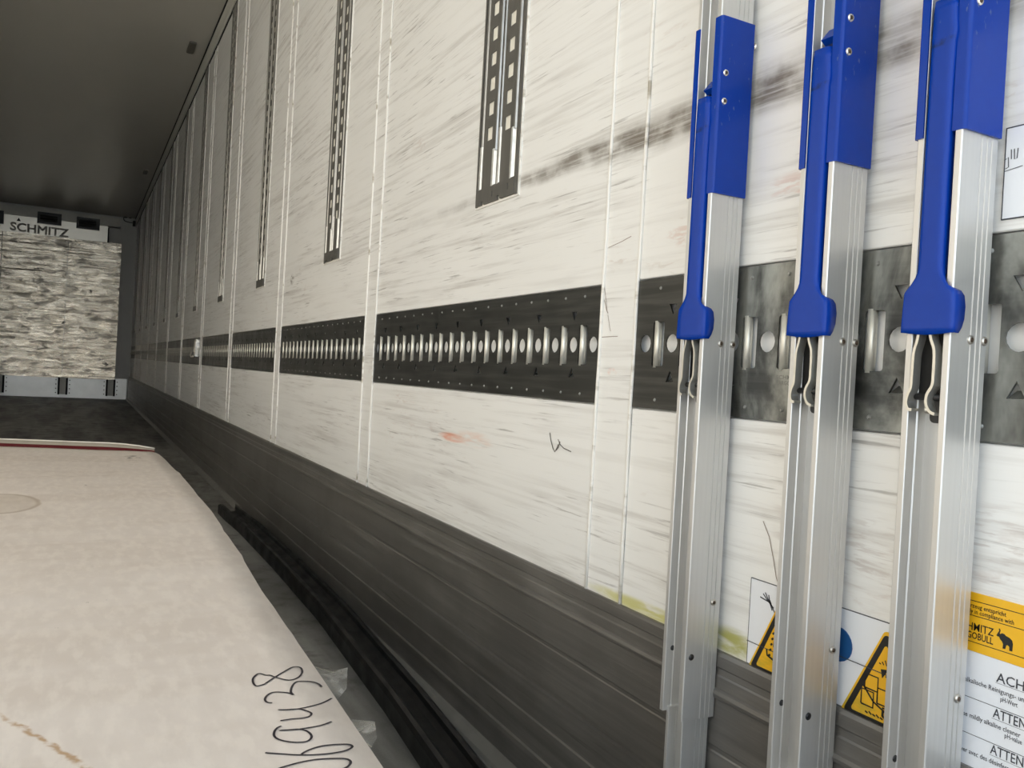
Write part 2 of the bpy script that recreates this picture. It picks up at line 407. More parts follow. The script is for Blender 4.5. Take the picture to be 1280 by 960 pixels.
# wall panels between the seam strips: one above and one below the lashing band, each with its own edges
edges = [YR] + [e for s_ in strips for e in s_] + [YF]
bays = [(edges[i], edges[i+1]) for i in range(0, len(edges), 2)]
bays = [(a, b) for a, b in bays if b-a > .12]
for a, b in bays:
    for z0, z1 in ((.0, BZ0-.001), (BZ1+.001, ZC)):
        m = MB(); c = .0012
        m.prism([(XW+.0110, z0), (XW+.0110, z1), (XW+c, z1), (XW, z1-c), (XW, z0+c), (XW+c, z0)], 'y', a+.0012, b-.0012)
        m.build('wall_panel', WALL, wr)
for a, b in strips:
    if b < YR: continue
    MB().box((XW-.0008, max(a, YR), 0), (XW+.0109, b, ZC)).build('seam_strip', WALL, wr)
    for y in (a, b):
        if y > YR:
            pts = [(XW-.0016 + .0006*math.sin(z*37+y*9), y + .0012*math.sin(z*6.3+y*5), z) for z in [KZ-.004+(2.55-KZ)*i/26 for i in range(27)]]
            MB().tube(pts, .0027, 6).build('sealant_bead', BEAD, wr)

# cornice between wall and ceiling
cor = MB()
cor.prism([(XW, 2.553), (XW-.010, 2.553), (XW-.014, 2.562), (XW-.014, 2.615), (XW-.020, 2.632), (XW, 2.632)], 'y', YR, YF)
t1 = struct('trim_1', cor, TRIMW)
MB().box((XW-.026, YR, 2.632), (XW, YF, ZC+.001)).build('shadow_gap', DARKGAP, t1)
MB().box((XW-.006, YR, 2.548), (XW+.001, YF, 2.553)).build('rubber_seal', DARKGAP, t1)

# kick plate along the foot of the right wall: ribbed aluminium extrusion
kp = [(XW+.001, .343), (XW-.005, .343), (XW-.0075, .339), (XW-.0075, .327), (XW-.006, .325), (XW-.006, .318), (XW-.0075, .316), (XW-.0075, .303),
      (XW-.0105, .301), (XW-.0115, .297), (XW-.0105, .293), (XW-.0075, .291), (XW-.0075, .238), (XW-.0065, .236), (XW-.0065, .232), (XW-.0075, .230), (XW-.0075, .170),
      (XW-.004, .168), (XW-.004, .162), (XW-.0095, .160), (XW-.0095, .112), (XW-.012, .110), (XW-.012, .102), (XW-.0095, .100), (XW-.0095, .062),
      (XW-.013, .060), (XW-.0135, .052), (XW-.011, .050), (XW-.011, .020), (XW-.016, .0), (XW+.001, .0)]
struct('baseboard_right', MB().prism(kp, 'y', YR+.002, YF-.02), KICK)
struct('trim_2', MB().prism([(XW-.012, .0), (XW-.012, .017), (XW-.019, .015), (XW-.030, .006), (XW-.034, .0)], 'y', YR+.002, YF-.03), TRIM)

# ------------------------------------------------------------------ lashing plates (perforated band) on the right wall
def lashing_plate(a, label):
    e = empty('lashing_plate', (0, a, 0)); tag(e, label, 'lashing plate', 'perforated lashing plates along the right wall')
    return e
HP = .0543
def plate_meshes():
    L = 1.0200; holes = []
    for i in range(19): holes.append(circle(.020+HP*i, .6938, .0118, 16))
    for i in range(18): holes.append(rrect(.047-.0115+HP*i, .047+.0115+HP*i, .6645, .7215, .0025, 2))
    for i in range(1, 19, 2):
        u = .020+HP*i
        holes.append([(u-.0078, .7435), (u, .7300), (u+.0078, .7435)])
        holes.append([(u-.0078, .6445), (u+.0078, .6445), (u, .6590)])
    m = MB().holed(rect(.001, L-.001, BZ0+.001, BZ1-.001), holes, lambda u, v, d: (XW-.0012+d, u, v), .0024)
    r = MB()
    for i in range(18):
        for z in (.7652, .6208):
            y = .047+HP*i
            ring = [(XW-.0014, y+.0024*math.cos(t), z+.0024*math.sin(t)) for t in [math.pi*2*k/8 for k in range(8)]]
            top = [(XW-.0030, y+.0013*math.cos(t), z+.0013*math.sin(t)) for t in [math.pi*2*k/8 for k in range(8)]]
            r.add(ring+top, [(k, (k+1) % 8, 8+(k+1) % 8, 8+k) for k in range(8)]+[tuple(range(8, 16))])
    return m, r
ORD = ['', 'second', 'third', 'fourth', 'fifth', 'sixth', 'seventh', 'eighth', 'ninth', 'tenth', 'eleventh', 'twelfth', 'thirteenth', 'fourteenth']
plab = {-1: 'dark perforated lashing plate running behind the three blue ended beams',
        0: 'dark perforated lashing plate just beyond the beams, largest one left of them'}
base_plate = None
for k in range(-1, 11):
    a = .987 + PITCH_Y*k
    lab = plab.get(k, 'dark perforated lashing plate on right wall, %s along from the blue beams' % ORD[k+1])
    e = lashing_plate(a, lab)
    if base_plate is None:
        m, r = plate_meshes()
        fp = m.build('face_plate', PLATE, e); rv = r.build('rivets', RIV, e); rv['kind'] = 'stuff'
        rod = MB().tube([(XW+.0025, 0, .6625), (XW+.0025, 0, .7230)], .0048, 12).build('rod', ROD, e); rod.location = (0, .0522, 0)
        flaps = MB()
        for i in range(1, 19, 2):
            u = .020+HP*i
            flaps.add([(XW+.0005, u-.0074, .6447), (XW+.0005, u+.0074, .6447), (XW+.0088, u+.005, .6515), (XW+.0088, u-.005, .6515)], [(0, 1, 2, 3)])
        fl = flaps.build('bent_tabs', PLATE, e); fl['kind'] = 'stuff'
        base_plate = (fp, rv, rod, fl)
        rng = range(1, 18)
    else:
        for o in base_plate:
            c = o.copy(); C.objects.link(c); c.parent = e
            if o.name.startswith('rod'): c.location = (0, .0522, 0)
        rng = range(1, 18)
    for i in rng:
        c = base_plate[2].copy(); C.objects.link(c); c.parent = e; c.location = (0, .0522+HP*i, 0)

EMB = plain('embossed_steel', (.16, .16, .15), .45, .4)
near = [o for o in C.objects if o.name.startswith('lashing_plate')][0]
for body, z in (('SCHMITZ', .6535), ('CARGOBULL', .6475)):
    t_ = text_mesh(body, .0062, 'embossed_lettering', EMB, near, .6480, z, XW-.00135, .034, .0001)
    if t_: t_.location = (0, -near.location.y, 0)
# ------------------------------------------------------------------ vertical slotted rails
def rail_parts():
    W = .176; z0, z1 = .958, 2.548
    # columns across the width (u measured from the left edge in view = larger y, so y = y_left - u)
    fn = lambda u, v, d: (XW-.0042+d, -u, v)
    def col(u0, u1, zs):
        return MB().holed(rect(u0, u1, .988, z1), [rect((u0+u1)/2-.0112, (u0+u1)/2+.0112, z, z+.0245) for z in zs], fn, .0016)
    zsA = [1.077+.0465*i for i in range(31)]; zsB = [1.080+.0465*i for i in range(31)]
    A = col(.026, .074, zsA); B = col(.098, .146, zsB)
    back = MB().box((XW-.0018, -W+.003, z0), (XW-.0002, -.003, z1))
    def ridge(u0, u1, za, zb, h): return MB().prism([(-u0, 0), (-(u0+(u1-u0)*.25), h), (-(u0+(u1-u0)*.75), h), (-u1, 0)], 'z', za, zb)
    def ridgeX(u0, u1, za, zb, h):
        m = MB(); q = (u1-u0)*.28
        m.prism([(XW-.001, -u0), (XW-.001-h, -u0-q), (XW-.001-h, -u1+q), (XW-.001, -u1)], 'z', za, zb); return m
    edge = MB()
    for p in (ridgeX(.013, .026, .988, z1, .0046), ridgeX(.074, .083, 1.052, z1, .0046), ridgeX(.089, .098, .988, z1, .0046), ridgeX(.146, .157, 1.075, z1, .0046)):
        edge.add(p.v, p.f)
    wear = MB()
    for p in (ridgeX(.066, .081, .988, 1.056, .0056), ridgeX(.140, .153, .988, 1.078, .0056), ridgeX(.012, .0265, .988, 1.070, .0052), ridgeX(.0885, .103, .988, 1.090, .0054)): wear.add(p.v, p.f)
    frame = MB()
    frame.box((XW-.0046, -.010, z0), (XW-.0006, -.004, z1)); frame.box((XW-.0050, -W+.004, z0), (XW-.0006, -W+.013, z1))
    gap = MB()
    gap.box((XW-.0030, -.088, .988), (XW-.0010, -.083, z1)); gap.box((XW-.0030, -.163, .988), (XW-.0010, -.157, z1)); gap.box((XW-.0028, -.013, .988), (XW-.0010, -.010, z1))
    cap = MB().holed([(.010, z0+.001), (.030, z0+.001), (.030, z0+.007), (.040, z0+.007), (.040, z0+.001), (.098, z0+.001), (.098, z0+.008), (.108, z0+.008), (.108, z0+.001), (W-.013, z0+.001), (W-.013, .989), (.010, .989)],
                     [rect(.076, .079, .968, .978), rect(.138, .141, .970, .982)], lambda u, v, d: (XW-.0062+d, -u, v), .0055)
    seal = MB().box((XW-.0030, -.0038, z0-.003), (XW+.0001, -.0002, z1)).box((XW-.0030, -W+.0002, z0-.003), (XW+.0001, -W+.0038, z1)).box((XW-.0028, -W, z0-.0034), (XW+.0001, 0, z0-.0003))
    return [('backing', back, RAIL), ('slotted_strip', A, RAIL), ('slotted_strip', B, RAIL), ('raised_edge', edge, RAILB), ('worn_edge', wear, RAILW), ('frame', frame, RAIL), ('shadow_gap', gap, DARKGAP), ('end_cap', cap, RAIL), ('sealant', seal, BEAD)]
BACKL = plain('rail_back_pale', (.80, .78, .70), .5)
proto = None
for k in range(0, 12):
    yl = 1.4395 + PITCH_Y*(k-1)
    if k == 0: lab = 'slotted steel rail end in the top right corner behind the rightmost beam'
    elif k == 1: lab = 'broad vertical slotted steel rail nearest left of the blue beams'
    else: lab = 'vertical slotted steel rail on right wall, %s leftward from the blue beams' % ORD[k]
    e = empty('slotted_rail', (0, yl, 0)); tag(e, lab, 'rail', 'vertical slotted rails on the right wall')
    if proto is None:
        proto = []
        for nm, mb, mt in rail_parts():
            if nm == 'backing': mt = BACKL
            proto.append(mb.build(nm, mt, e))
    else:
        for o in proto:
            c = o.copy(); C.objects.link(c); c.parent = e

# ------------------------------------------------------------------ front bulkhead end
wf = struct('wall_front', MB().box((XL-.06, YF, 0), (XW+.08, YF+.10, ZC)), WHITEPAINT)
kf = struct('baseboard_front', MB().box((XL, YF-.03, .005), (XW-.03, YF, .300)), KICKF)
MB().box((XL, YF-.034, .17), (XW-.03, YF-.03, .178)).build('crease', KICKF, kf)
for x0, x1 in ((-1.02, -.90), (-.235, -.135), (.372, .470)):
    b = MB().box((x0, YF-.045, .05), (x1, YF-.031, .283)).build('bracket', GREYBAR, kf)
    for x in (x0, x1): MB().box((x-.012, YF-.050, .045), (x+.012, YF-.046, .286)).build('slot', DARKGAP, b)
    rv = MB()
    for x in (x0-.035, x1+.035):
        for i in range(4): rv.tube([(x, YF-.033, .07+.06*i), (x, YF-.028, .07+.06*i)], .008, 6)
    o = rv.build('bolts', DARKGAP, b); o['kind'] = 'stuff'
# battered aluminium bulkhead in three sheets with rivet rows
bk = empty('bulkhead_plate', (0, YF-.12, 0)); tag(bk, 'battered shiny aluminium bulkhead sheet covering the far front wall', 'bulkhead')
for x0, x1 in ((-1.80+.02, -.995), (-.985, -.205), (-.200, .452)):
    m = MB(); nx, nz = 14, 26; grid = []
    for j in range(nz+1):
        for i in range(nx+1):
            x = x0+(x1-x0)*i/nx; z = .285+(2.235-.285)*j/nz
            d = .012*noise.noise(Vector((x*2.5, 3.1, z*4.5))) + .006*noise.noise(Vector((x*7, 1.1, z*13)))
            ed = min(i, nx-i, j, nz-j); d *= min(1, ed/2)
            grid.append((x, -.008+d, z))
    m.add(grid, [(j*(nx+1)+i, j*(nx+1)+i+1, (j+1)*(nx+1)+i+1, (j+1)*(nx+1)+i) for j in range(nz) for i in range(nx)], True)
    m.add([(x0, -.008, .285), (x1, -.008, .285), (x1, .118, .285), (x0, .118, .285), (x0, -.008, 2.235), (x1, -.008, 2.235), (x1, .118, 2.235), (x0, .118, 2.235)],
          [(0, 1, 2, 3), (4, 5, 6, 7), (1, 2, 6, 5), (0, 3, 7, 4)])
    m.build('sheet', BULK, bk)
rv = MB()
for x in (-1.03, -.95, -.24, -.165, .42):
    for i in range(20): rv.tube([(x, -.016, .33+.098*i), (x, .001, .33+.098*i)], [.007, .011], 6)
o = rv.build('rivets', BULK, bk); o['kind'] = 'stuff'
MB().box((.452, -.012, .29), (.468, .118, 2.236)).build('side_flange', BULK, bk)
# refrigeration unit above the bulkhead
ru = empty('refrigeration_unit', (0, YF-.10, 0)); tag(ru, 'cream refrigeration unit with black air vents above the far bulkhead', 'refrigeration unit')
MB().box((XL+.02, 0, 2.236), (.283, .10, 2.470)).build('housing', UNITWHITE, ru)
MB().box((XL+.005, -.04, 2.468), (.434, .10, 2.590)).build('header_bar', GREYBAR, ru)
MB().box((.283, .02, 2.24), (.300, .10, 2.45)).build('side_strip', DARKGAP, ru)
for x0, x1, z0, z1 in ((-1.30, -.985, 2.33, 2.50), (-.590, -.300, 2.395, 2.550), (-.115, .175, 2.390, 2.545)):
    v = MB().holed(rect(x0, x1, z0, z1), [rect(x0+.03, x1-.05, z0+.03, z1-.03)], lambda u, v_, d: (u, -.062+d, v_), .06).build('vent', BLACK, ru)
    MB().box((x0+.01, -.052, z0+.01), (x1-.01, -.042, z1-.01)).build('duct', DARKGAP, v)
    for i in range(3):
        zz = z0+.045+i*.035
        MB().prism([(-.061, zz), (-.052, zz+.006), (-.052, zz+.009), (-.061, zz+.003)], 'x', x0+.03, x1-.05).build('slat', SLAT, v)
cu = bpy.data.curves.new('lettering', 'FONT'); cu.body = 'SCHMITZ'; cu.size = .155; cu.extrude = .018; cu.bevel_depth = .003; cu.offset = 0.0; cu.resolution_u = 3
to = bpy.data.objects.new('lettering', cu); C.objects.link(to)
me = bpy.data.meshes.new_from_object(to.evaluated_get(bpy.context.evaluated_depsgraph_get())); bpy.data.objects.remove(to)
xs = [v.co.x for v in me.vertices]; kx = .70/(max(xs)-min(xs))
for v in me.vertices: v.co = Vector((-.905+(v.co.x-min(xs))*kx, -.016-v.co.z, 2.262+v.co.y-.02*(v.co.x-min(xs))*kx))
me.materials.append(LETTER); le = bpy.data.objects.new('lettering', me); C.objects.link(le); le.parent = ru
MB().prism([(-.835, 2.395), (-.785, 2.395), (-.81, 2.44)], 'y', -.004, 0).build('warning_triangle', SIGNBLACK, ru)
# small cable and sensor at the far top corner
sn = empty('cable_sensor', (.565, YF-.02, 2.5)); tag(sn, 'small black sensor on a looped cable in far top corner', 'sensor')
MB().tube([(.055, -.03, .02), (.055, -.03, .10)], .020, 8).build('sensor_body', BLACK, sn)
MB().tube(smooth_path([(.05, -.03, .065), (-.02, -.03, .07), (-.07, -.03, .085), (-.085, -.03, .12), (-.06, -.03, .17)]), .006, 6).build('cable', BLACK, sn)
MB().tube(smooth_path([(-.055, -.03, .13), (-.05, -.04, .17), (-.02, -.04, .185), (.0, -.03, .165), (.0, -.03, .13)]), .018, 6).build('cable_loop', BLACK, sn)

# ceiling fittings
for i, (x, y, lab) in enumerate(((.548, 5.70, 'small dark rounded fitting on the ceiling, nearer one by the cornice'), (.545, 9.80, 'tiny dark rounded fitting on the ceiling, farther one by the cornice'))):
    e = empty('ceiling_fitting', (x, y, ZC)); tag(e, lab, 'ceiling fitting')
    MB().prism(rrect(-.021, .021, -.105, .105, .014, 4), 'z', -.010, 0).build('bezel', plain('fitting_bezel', (.16, .15, .13), .5), e)
    MB().prism(rrect(-.016, .016, -.098, .098, .011, 4), 'z', -.0125, -.0098).build('lens', plain('fitting_lens', (.10, .095, .08), .35), e)

# bright hook left in a far lashing plate
hk = empty('hook', (XW, 5.555, .69)); tag(hk, 'bright metal hook hanging in a far lashing plate', 'hook')
MB().prism([(-.018, -.03), (-.002, -.03), (-.002, .075), (-.012, .08), (-.016, .06)], 'y', -.045, .03).build('hook_plate', BRIGHT, hk)
MB().tube(smooth_path([(-.012, .05, -.028), (-.022, .07, -.034), (-.024, .09, -.02), (-.018, .10, .0)]), .008, 6).build('hook_tip', BRIGHT, hk)

# ------------------------------------------------------------------ three blue ended load beams standing against the wall
def beam_proto():
    """local frame: x 0 at the back (towards the wall), negative into the trailer; y 0 at the face nearest the rear doors; z from the floor"""
    e = empty('load_beam')
    fx = -.0455; ch = -.0235
    def profile(x0, f, c, y0, w, t, g=.0009, bev=.0009):
        P = [(x0, y0)]
        for gx in (-.0075, -.0135, -.0205):          # grooves on the broad face
            P += [(gx+.0009, y0), (gx+.0005, y0+g), (gx-.0005, y0+g), (gx-.0009, y0)]
        P += [(f+bev, y0), (f, y0+bev), (f, y0+t-.0006), (f+.0006, y0+t), (f+.010, y0+t), (f+.011, y0+t+.0008), (f+.012, y0+t), (c, y0+t), (c, y0+w-t),
              (f+.0125, y0+w-t), (f+.0115, y0+w-t-.0010), (f+.0105, y0+w-t), (f+.0006, y0+w-t), (f, y0+w-t+.0006), (f, y0+w-bev), (f+bev, y0+w), (x0, y0+w)]
        return P
    outer = MB().prism(profile(0, fx, ch, 0, .0395, .0062), 'z', .270, 1.92); outer.build('outer_profile', ALU, e)
    inner = MB().prism(profile(-.003, fx+.006, ch-.004, .0050, .0295, .0050), 'z', 0.0, .275); inner.build('inner_profile', ALU, e)
    MB().prism(profile(-.003, fx+.006, ch-.004, .0050, .0295, .0050), 'z', 1.915, 2.40).build('inner_profile', ALU, e)
    # blue end sleeve: near sheet wrapped round the front edge, and a far sheet
    z0, z1 = .8543, 1.0485
    sl = MB()
    def arc(cx, cy, r, a0, a1, n=5): return [(cx+r*math.cos(math.radians(a0+(a1-a0)*i/n)), cy+r*math.sin(math.radians(a0+(a1-a0)*i/n))) for i in range(n+1)]
    P = [(.0012, -.0002), (.0012, -.0024)] + arc(fx-.0005+.0032, .0008, .0032, -90, -180) + [(fx-.0005, .0088), (fx+.0012, .0088)] + [(fx+.0012, .0010), (fx+.0035, -.0002)]
    sl.prism(P, 'z', z0, z1)
    s1 = sl.build('sleeve', BLUE, e)
    MB().prism([(.0012, .0397), (.0012, .0418), (fx+.0005, .0418), (fx-.0008, .0412), (fx-.0016, .0400), (fx-.0016, .0335), (fx-.0001, .0335), (fx-.0001, .0397)], 'z', z0, z1-.004).build('sleeve_flange', BLUE, e)
    for z in (.9555, .9865):
        r = MB().tube([(-.0375, -.0020, z), (-.0375, -.0036, z)], [.0040, .0033], 14).build('rivet', BRIGHT, e)
        MB().tube([(-.0375, -.0034, z), (-.0375, -.0039, z)], [.0021, .0020], 10).build('rivet_core', SOCK, r)
    MB().tube([(.002, -.001, 1.025), (.0035, -.001, 1.025)], .004, 8).build('side_rivet', BRIGHT, e)
    # screws and holes on the broad face
    for x, z in ((-.0205, .690), (-.0028, .690), (-.0095, .400)):
        r = MB().tube([(x, .0006, z), (x, -.0014, z)], [.0040, .0034], 14).build('screw', BOLT, e)
        MB().tube([(x, -.0012, z), (x, -.0017, z)], [.0021, .0020], 10).build('screw_socket', SOCK, r)
    MB().tube([(-.0368, .001, .341), (-.0368, -.0004, .341)], .0036, 12).build('bolt_hole', BLACK, e)
    MB().tube([(-.0362, .0341, .341), (-.0362, .0329, .341)], .0030, 12).build('bolt_hole', BLACK, e)
    # lever handle: a U section bar that flares into a thumb paddle
    rows = []
    def U(z, yl, yr, hl, hr, xf, rl=.003, rrr=.003):
        """from far (left in view) side round the front to the near side"""
        p = [(xf+hl, yl)] + [(xf+rl-rl*math.sin(t), yl-rl+rl*math.cos(t)) for t in [math.pi/2*i/4 for i in range(5)]]
        n = 6; p += [(xf, (yl-rl) + ((yr+rrr)-(yl-rl))*i/n) for i in range(1, n)]
        p += [(xf+rrr-rrr*math.cos(t), yr+rrr-rrr*math.sin(t)) for t in [math.pi/2*i/4 for i in range(5)]] + [(xf+hr, yr)]
        return [(x, y, z) for x, y in p]
    xf = -.0490
    for z, yl, yr, hl, hr, rl, rrr in ((.9625, .0290, .0108, .012, .013, .004, .0034), (.955, .0294, .0102, .013, .015, .004, .0034), (.942, .0297, .0092, .013, .015, .004, .0030), (.934, .0298, .0085, .013, .015, .004, .0022), (.926, .0299, .0098, .013, .015, .004, .0028), (.90, .0300, .0103, .013, .015, .004, .0032),
                              (.80, .0302, .0102, .013, .015, .004, .0032), (.7490, .0303, .0100, .012, .014, .004, .0030), (.7440, .0306, .0094, .010, .009, .004, .0026),
                              (.7390, .0318, .0082, .007, .004, .003, .002), (.7345, .0342, .0060, .005, .002, .002, .001), (.7310, .0370, .0035, .004, .0022, .002, .001), (.7290, .0388, .0008, .003, .006, .002, .0025),
                              (.7270, .0402, -.0018, .003, .010, .0015, .0030), (.7235, .0406, -.0030, .003, .0125, .0015, .0032), (.7150, .0411, -.0034, .003, .0138, .0015, .0032),
                              (.7050, .0415, -.0034, .003, .0132, .0015, .0032), (.6985, .0417, -.0032, .003, .0110, .0015, .0030), (.6945, .0417, -.0028, .003, .0080, .0015, .0028)):
        rows.append(U(z, yl, yr, hl, hr, xf, rl, rrr))
    # slight bow of the paddle's lower edge
    rows[-1] = [(x, y, z - .0022*math.sin(max(0, min(1, (y+.007)/.048))*math.pi)) for x, y, z in rows[-1]]
    n = len(rows[0]); hb = MB(); hb.add([p for r_ in rows for p in r_], [(i*n+j, i*n+j+1, (i+1)*n+j+1, (i+1)*n+j) for i in range(len(rows)-1) for j in range(n-1)], True)
    h = hb.build('handle', BLUE, e); md = h.modifiers.new('thick', 'SOLIDIFY'); md.thickness = .0018; md.offset = 0
    # latch above the handle
    MB().prism([(-.046, .972), (-.036, .984), (-.024, .984), (-.024, .970), (-.040, .968)], 'y', .0065, .0230).build('latch', BLUE, e)
    MB().box((-.034, .0070, .952), (-.0237, .0185, .970)).build('latch_recess', BLACK, e)
    MB().box((-.0405, .0075, .930), (-.0237, .0320, .9605)).build('handle_core', BLACK, e)
    # steel links under the paddle
    def link(path, xa, xb, th):
        P = smooth_path([(0, a, b) for a, b in path], 4); vs = []
        for i, p in enumerate(P):
            d = (P[min(i+1, len(P)-1)]-P[max(i-1, 0)]).normalized(); nn = Vector((0, -d.z, d.y))*th/2
            vs += [(xa, *(p+nn).yz), (xb, *(p+nn).yz), (xb, *(p-nn).yz), (xa, *(p-nn).yz)]
        m_ = MB(); fs = []
        for i in range(len(P)-1):
            for j in range(4): fs.append((4*i+j, 4*i+(j+1) % 4, 4*i+4+(j+1) % 4, 4*i+4+j))
        fs += [(0, 1, 2, 3), tuple(4*(len(P)-1)+j for j in (3, 2, 1, 0))]
        return m_.add(vs, fs)
    link([(.0262, .712), (.0268, .692), (.0300, .678), (.0305, .662), (.0308, .650), (.0335, .6435), (.0345, .637), (.0325, .6320), (.0290, .6315)], -.0475, -.0385, .0024).build('link', ZINC, e)
    link([(.0165, .712), (.0160, .692), (.0120, .680), (.0115, .662), (.0120, .652), (.0160, .6445), (.0165, .637), (.0130, .6310), (.0085, .6290)], -.0475, -.0385, .0024).build('link', ZINC, e)
    MB().tube([(-.038, .0075, .6425), (-.038, .0325, .6425)], .0028, 10).build('pin', BLACK, e)
    MB().box((-.0345, .0070, .640), (-.0230, .0326, .718)).build('link_recess', DARKGAP, e)
    MB().prism(rrect(.0068, .0240, .6215, .6440, .004, 3), 'x', -.031, -.0237).build('stop_block', BLACK, e)
    MB().tube([(-.033, .0235, .632), (-.033, .0265, .632)], .0032, 8).build('nut', ZINC, e)
    return e
beam = beam_proto()
spots = [(.655, .7053, 'blue ended aluminium load beam, leftmost of the three standing by the wall'),
         (.6535, .5385, 'blue ended aluminium load beam, middle of the three standing by the wall'),
         (.6545, .4145, 'blue ended aluminium load beam, rightmost of the three standing by the wall')]
for i, (x, y, lab) in enumerate(spots):
    o = beam if i == 0 else copy_tree(beam)
    o.location = (x - .004, y, 0)
    tag(o, lab, 'load beam', 'load beams standing along the right wall')

# ------------------------------------------------------------------ stickers on the wall
def flat(poly, name, mat, parent, d0, d1=None):
    """thin sheet on the right wall; poly in (y,z); d0 = distance proud of the wall"""
    return MB().prism(poly, 'x', XW-d0, XW-(d1 if d1 is not None else 0)).build(name, mat, parent)
def line_on_wall(mb, pts, wd, d):
    vs = []
    P = [Vector((0, a, b)) for a, b in pts]
    for i, p in enumerate(P):
        t = (P[min(i+1, len(P)-1)]-P[max(i-1, 0)]).normalized(); nn = Vector((0, -t.z, t.y))*wd/2
        vs += [(XW-d, *(p+nn).yz), (XW-d, *(p-nn).yz)]
    mb.add(vs, [(2*i, 2*i+1, 2*i+3, 2*i+2) for i in range(len(P)-1)]); return mb
def round_tri(cy, zb, half, h, r, n=5):
    P = [Vector((cy+half, zb)), Vector((cy-half, zb)), Vector((cy, zb+h))]; out = []
    for i in range(3):
        a, b, c = P[i-1], P[i], P[(i+1) % 3]; u = (a-b).normalized(); v = (c-b).normalized()
        ang = u.angle(v); d = r/math.tan(ang/2); cen = b + (u+v).normalized()*(r/math.sin(ang/2))
        p0, p1 = b+u*d, b+v*d
        a0 = math.atan2(p0.y-cen.y, p0.x-cen.x); a1 = math.atan2(p1.y-cen.y, p1.x-cen.x)
        da = (a1-a0+math.pi) % (2*math.pi)-math.pi
        out += [(cen.x+r*math.cos(a0+da*k/n), cen.y+r*math.sin(a0+da*k/n)) for k in range(n+1)]
    return out
def warn_sign(cy, sx_, label, picto):
    e = empty('warning_sign', (0, 0, 0)); tag(e, label, 'warning sign')
    flat(rect(cy-.050, cy+sx_, .3435, .4360), 'backing_sheet', WHITELAB, e, .0012, -.0002)
    MB().holed(rect(cy-.0505, cy+sx_+.0005, .3430, .4365), [rect(cy-.0498, cy+sx_-.0002, .3437, .4358)], lambda u, v, d: (XW-.0014+d, u, v), .0014).build('dirty_edge', TEXTK, e)
    zb = .3375; cr_ = .3680 if cy > .55 else .3905
    if cy > .55:
        sm = MB()
        for a0, b0, a1, b1 in ((.648, .4235, .632, .4120), (.645, .4255, .635, .4140), (.652, .4190, .636, .4165), (.640, .4240, .634, .4090), (.638, .4190, .630, .4075)): line_on_wall(sm, [(a0, b0), ((a0+a1)/2+.001, (b0+b1)/2), (a1, b1)], .0014, .0015)
        sm.build('scuff', TEXTK, e)
    flat(round_tri(cy, zb, .0480, .0970, .0050), 'yellow_triangle', YSIGN, e, .0020, .0010)
    flat(round_tri(cy, zb+.0028, .0440, .0895, .0040), 'black_border', SIGNBLACK, e, .0024, .0019)
    flat(round_tri(cy, zb+.0085, .0345, .0715, .0018), 'yellow_field', YSIGN, e, .0028, .0023)
    m = MB()
    picto(m, cy, zb)
    m.build('pictogram', SIGNBLACK, e)
    line_on_wall(MB(), [(cy+sx_, cr_), (cy+.02, cr_-.0004), (cy-.02, cr_-.0008), (cy-.050, cr_-.0004)], .0009, .0030).build('crease', TEXTK, e)
    return e
def pic1(m, cy, zb):
    line_on_wall(m, [(cy+.004, zb+.048), (cy+.009, zb+.043), (cy+.010, zb+.036), (cy+.006, zb+.030)], .0032, .0031)
    for i in range(5): line_on_wall(m, [(cy+.017-.001*i, zb+.024+.006*i), (cy+.0145-.001*i, zb+.026+.006*i)], .0022, .0031)
    line_on_wall(m, [(cy+.020, zb+.030), (cy+.019, zb+.024), (cy+.010, zb+.0215), (cy-.010, zb+.0205)], .0022, .0031)
    line_on_wall(m, [(cy-.02, zb+.022), (cy-.013, zb+.034)], .0025, .0031)
def pic2(m, cy, zb):
    # small truck-and-person diagram with an arrow
    line_on_wall(m, [(cy-.014, zb+.044), (cy-.002, zb+.052)], .0035, .0031)
    vs = [(XW-.0031, cy+.004, zb+.056), (XW-.0031, cy-.004, zb+.0575), (XW-.0031, cy+.002, zb+.048)]; m.add(vs, [(0, 1, 2)])
    for (y0, y1, z0, z1) in ((.020, .006, .034, .047), (.023, .010, .018, .032), (.006, -.008, .024, .038), (.000, -.018, .014, .022)):
        a, b, c, d = cy+y0, cy+y1, zb+z0, zb+z1
        line_on_wall(m, [(a, c), (b, c), (b, d), (a, d), (a, c)], .0016, .0031)
    line_on_wall(m, [(cy+.022, zb+.036), (cy+.010, zb+.024), (cy-.005, zb+.018), (cy-.022, zb+.0125)], .0018, .0031)
    for y in (-.004, -.016):
        m.holed(circle(cy+y, zb+.0165, .0042, 10), [circle(cy+y, zb+.0165, .0026, 10)], lambda u, v, d: (XW-.0030-d, u, v), .0002)
    for i in range(6): line_on_wall(m, [(cy+.018-.004*i, zb+.0125+.001*(i % 2)), (cy+.015-.004*i, zb+.0115)], .0016, .0031)
    for i in range(5): line_on_wall(m, [(cy+.006-.003*i, zb+.061+.002*(i % 3)), (cy+.004-.003*i, zb+.0605)], .0011, .0031)
warn_sign(.6170, .0495, 'yellow warning triangle on white sheet, between left and middle beams', pic1)
warn_sign(.4945, .0580, 'yellow warning triangle with diagram, between middle and right beams', pic2)
bs = tag(flat(circle(.5480, .4010, .0165, 24), 'blue_sticker', BLUESIGN, None, .0022, .0005), 'round blue sticker half hidden right of middle beam', 'sticker')
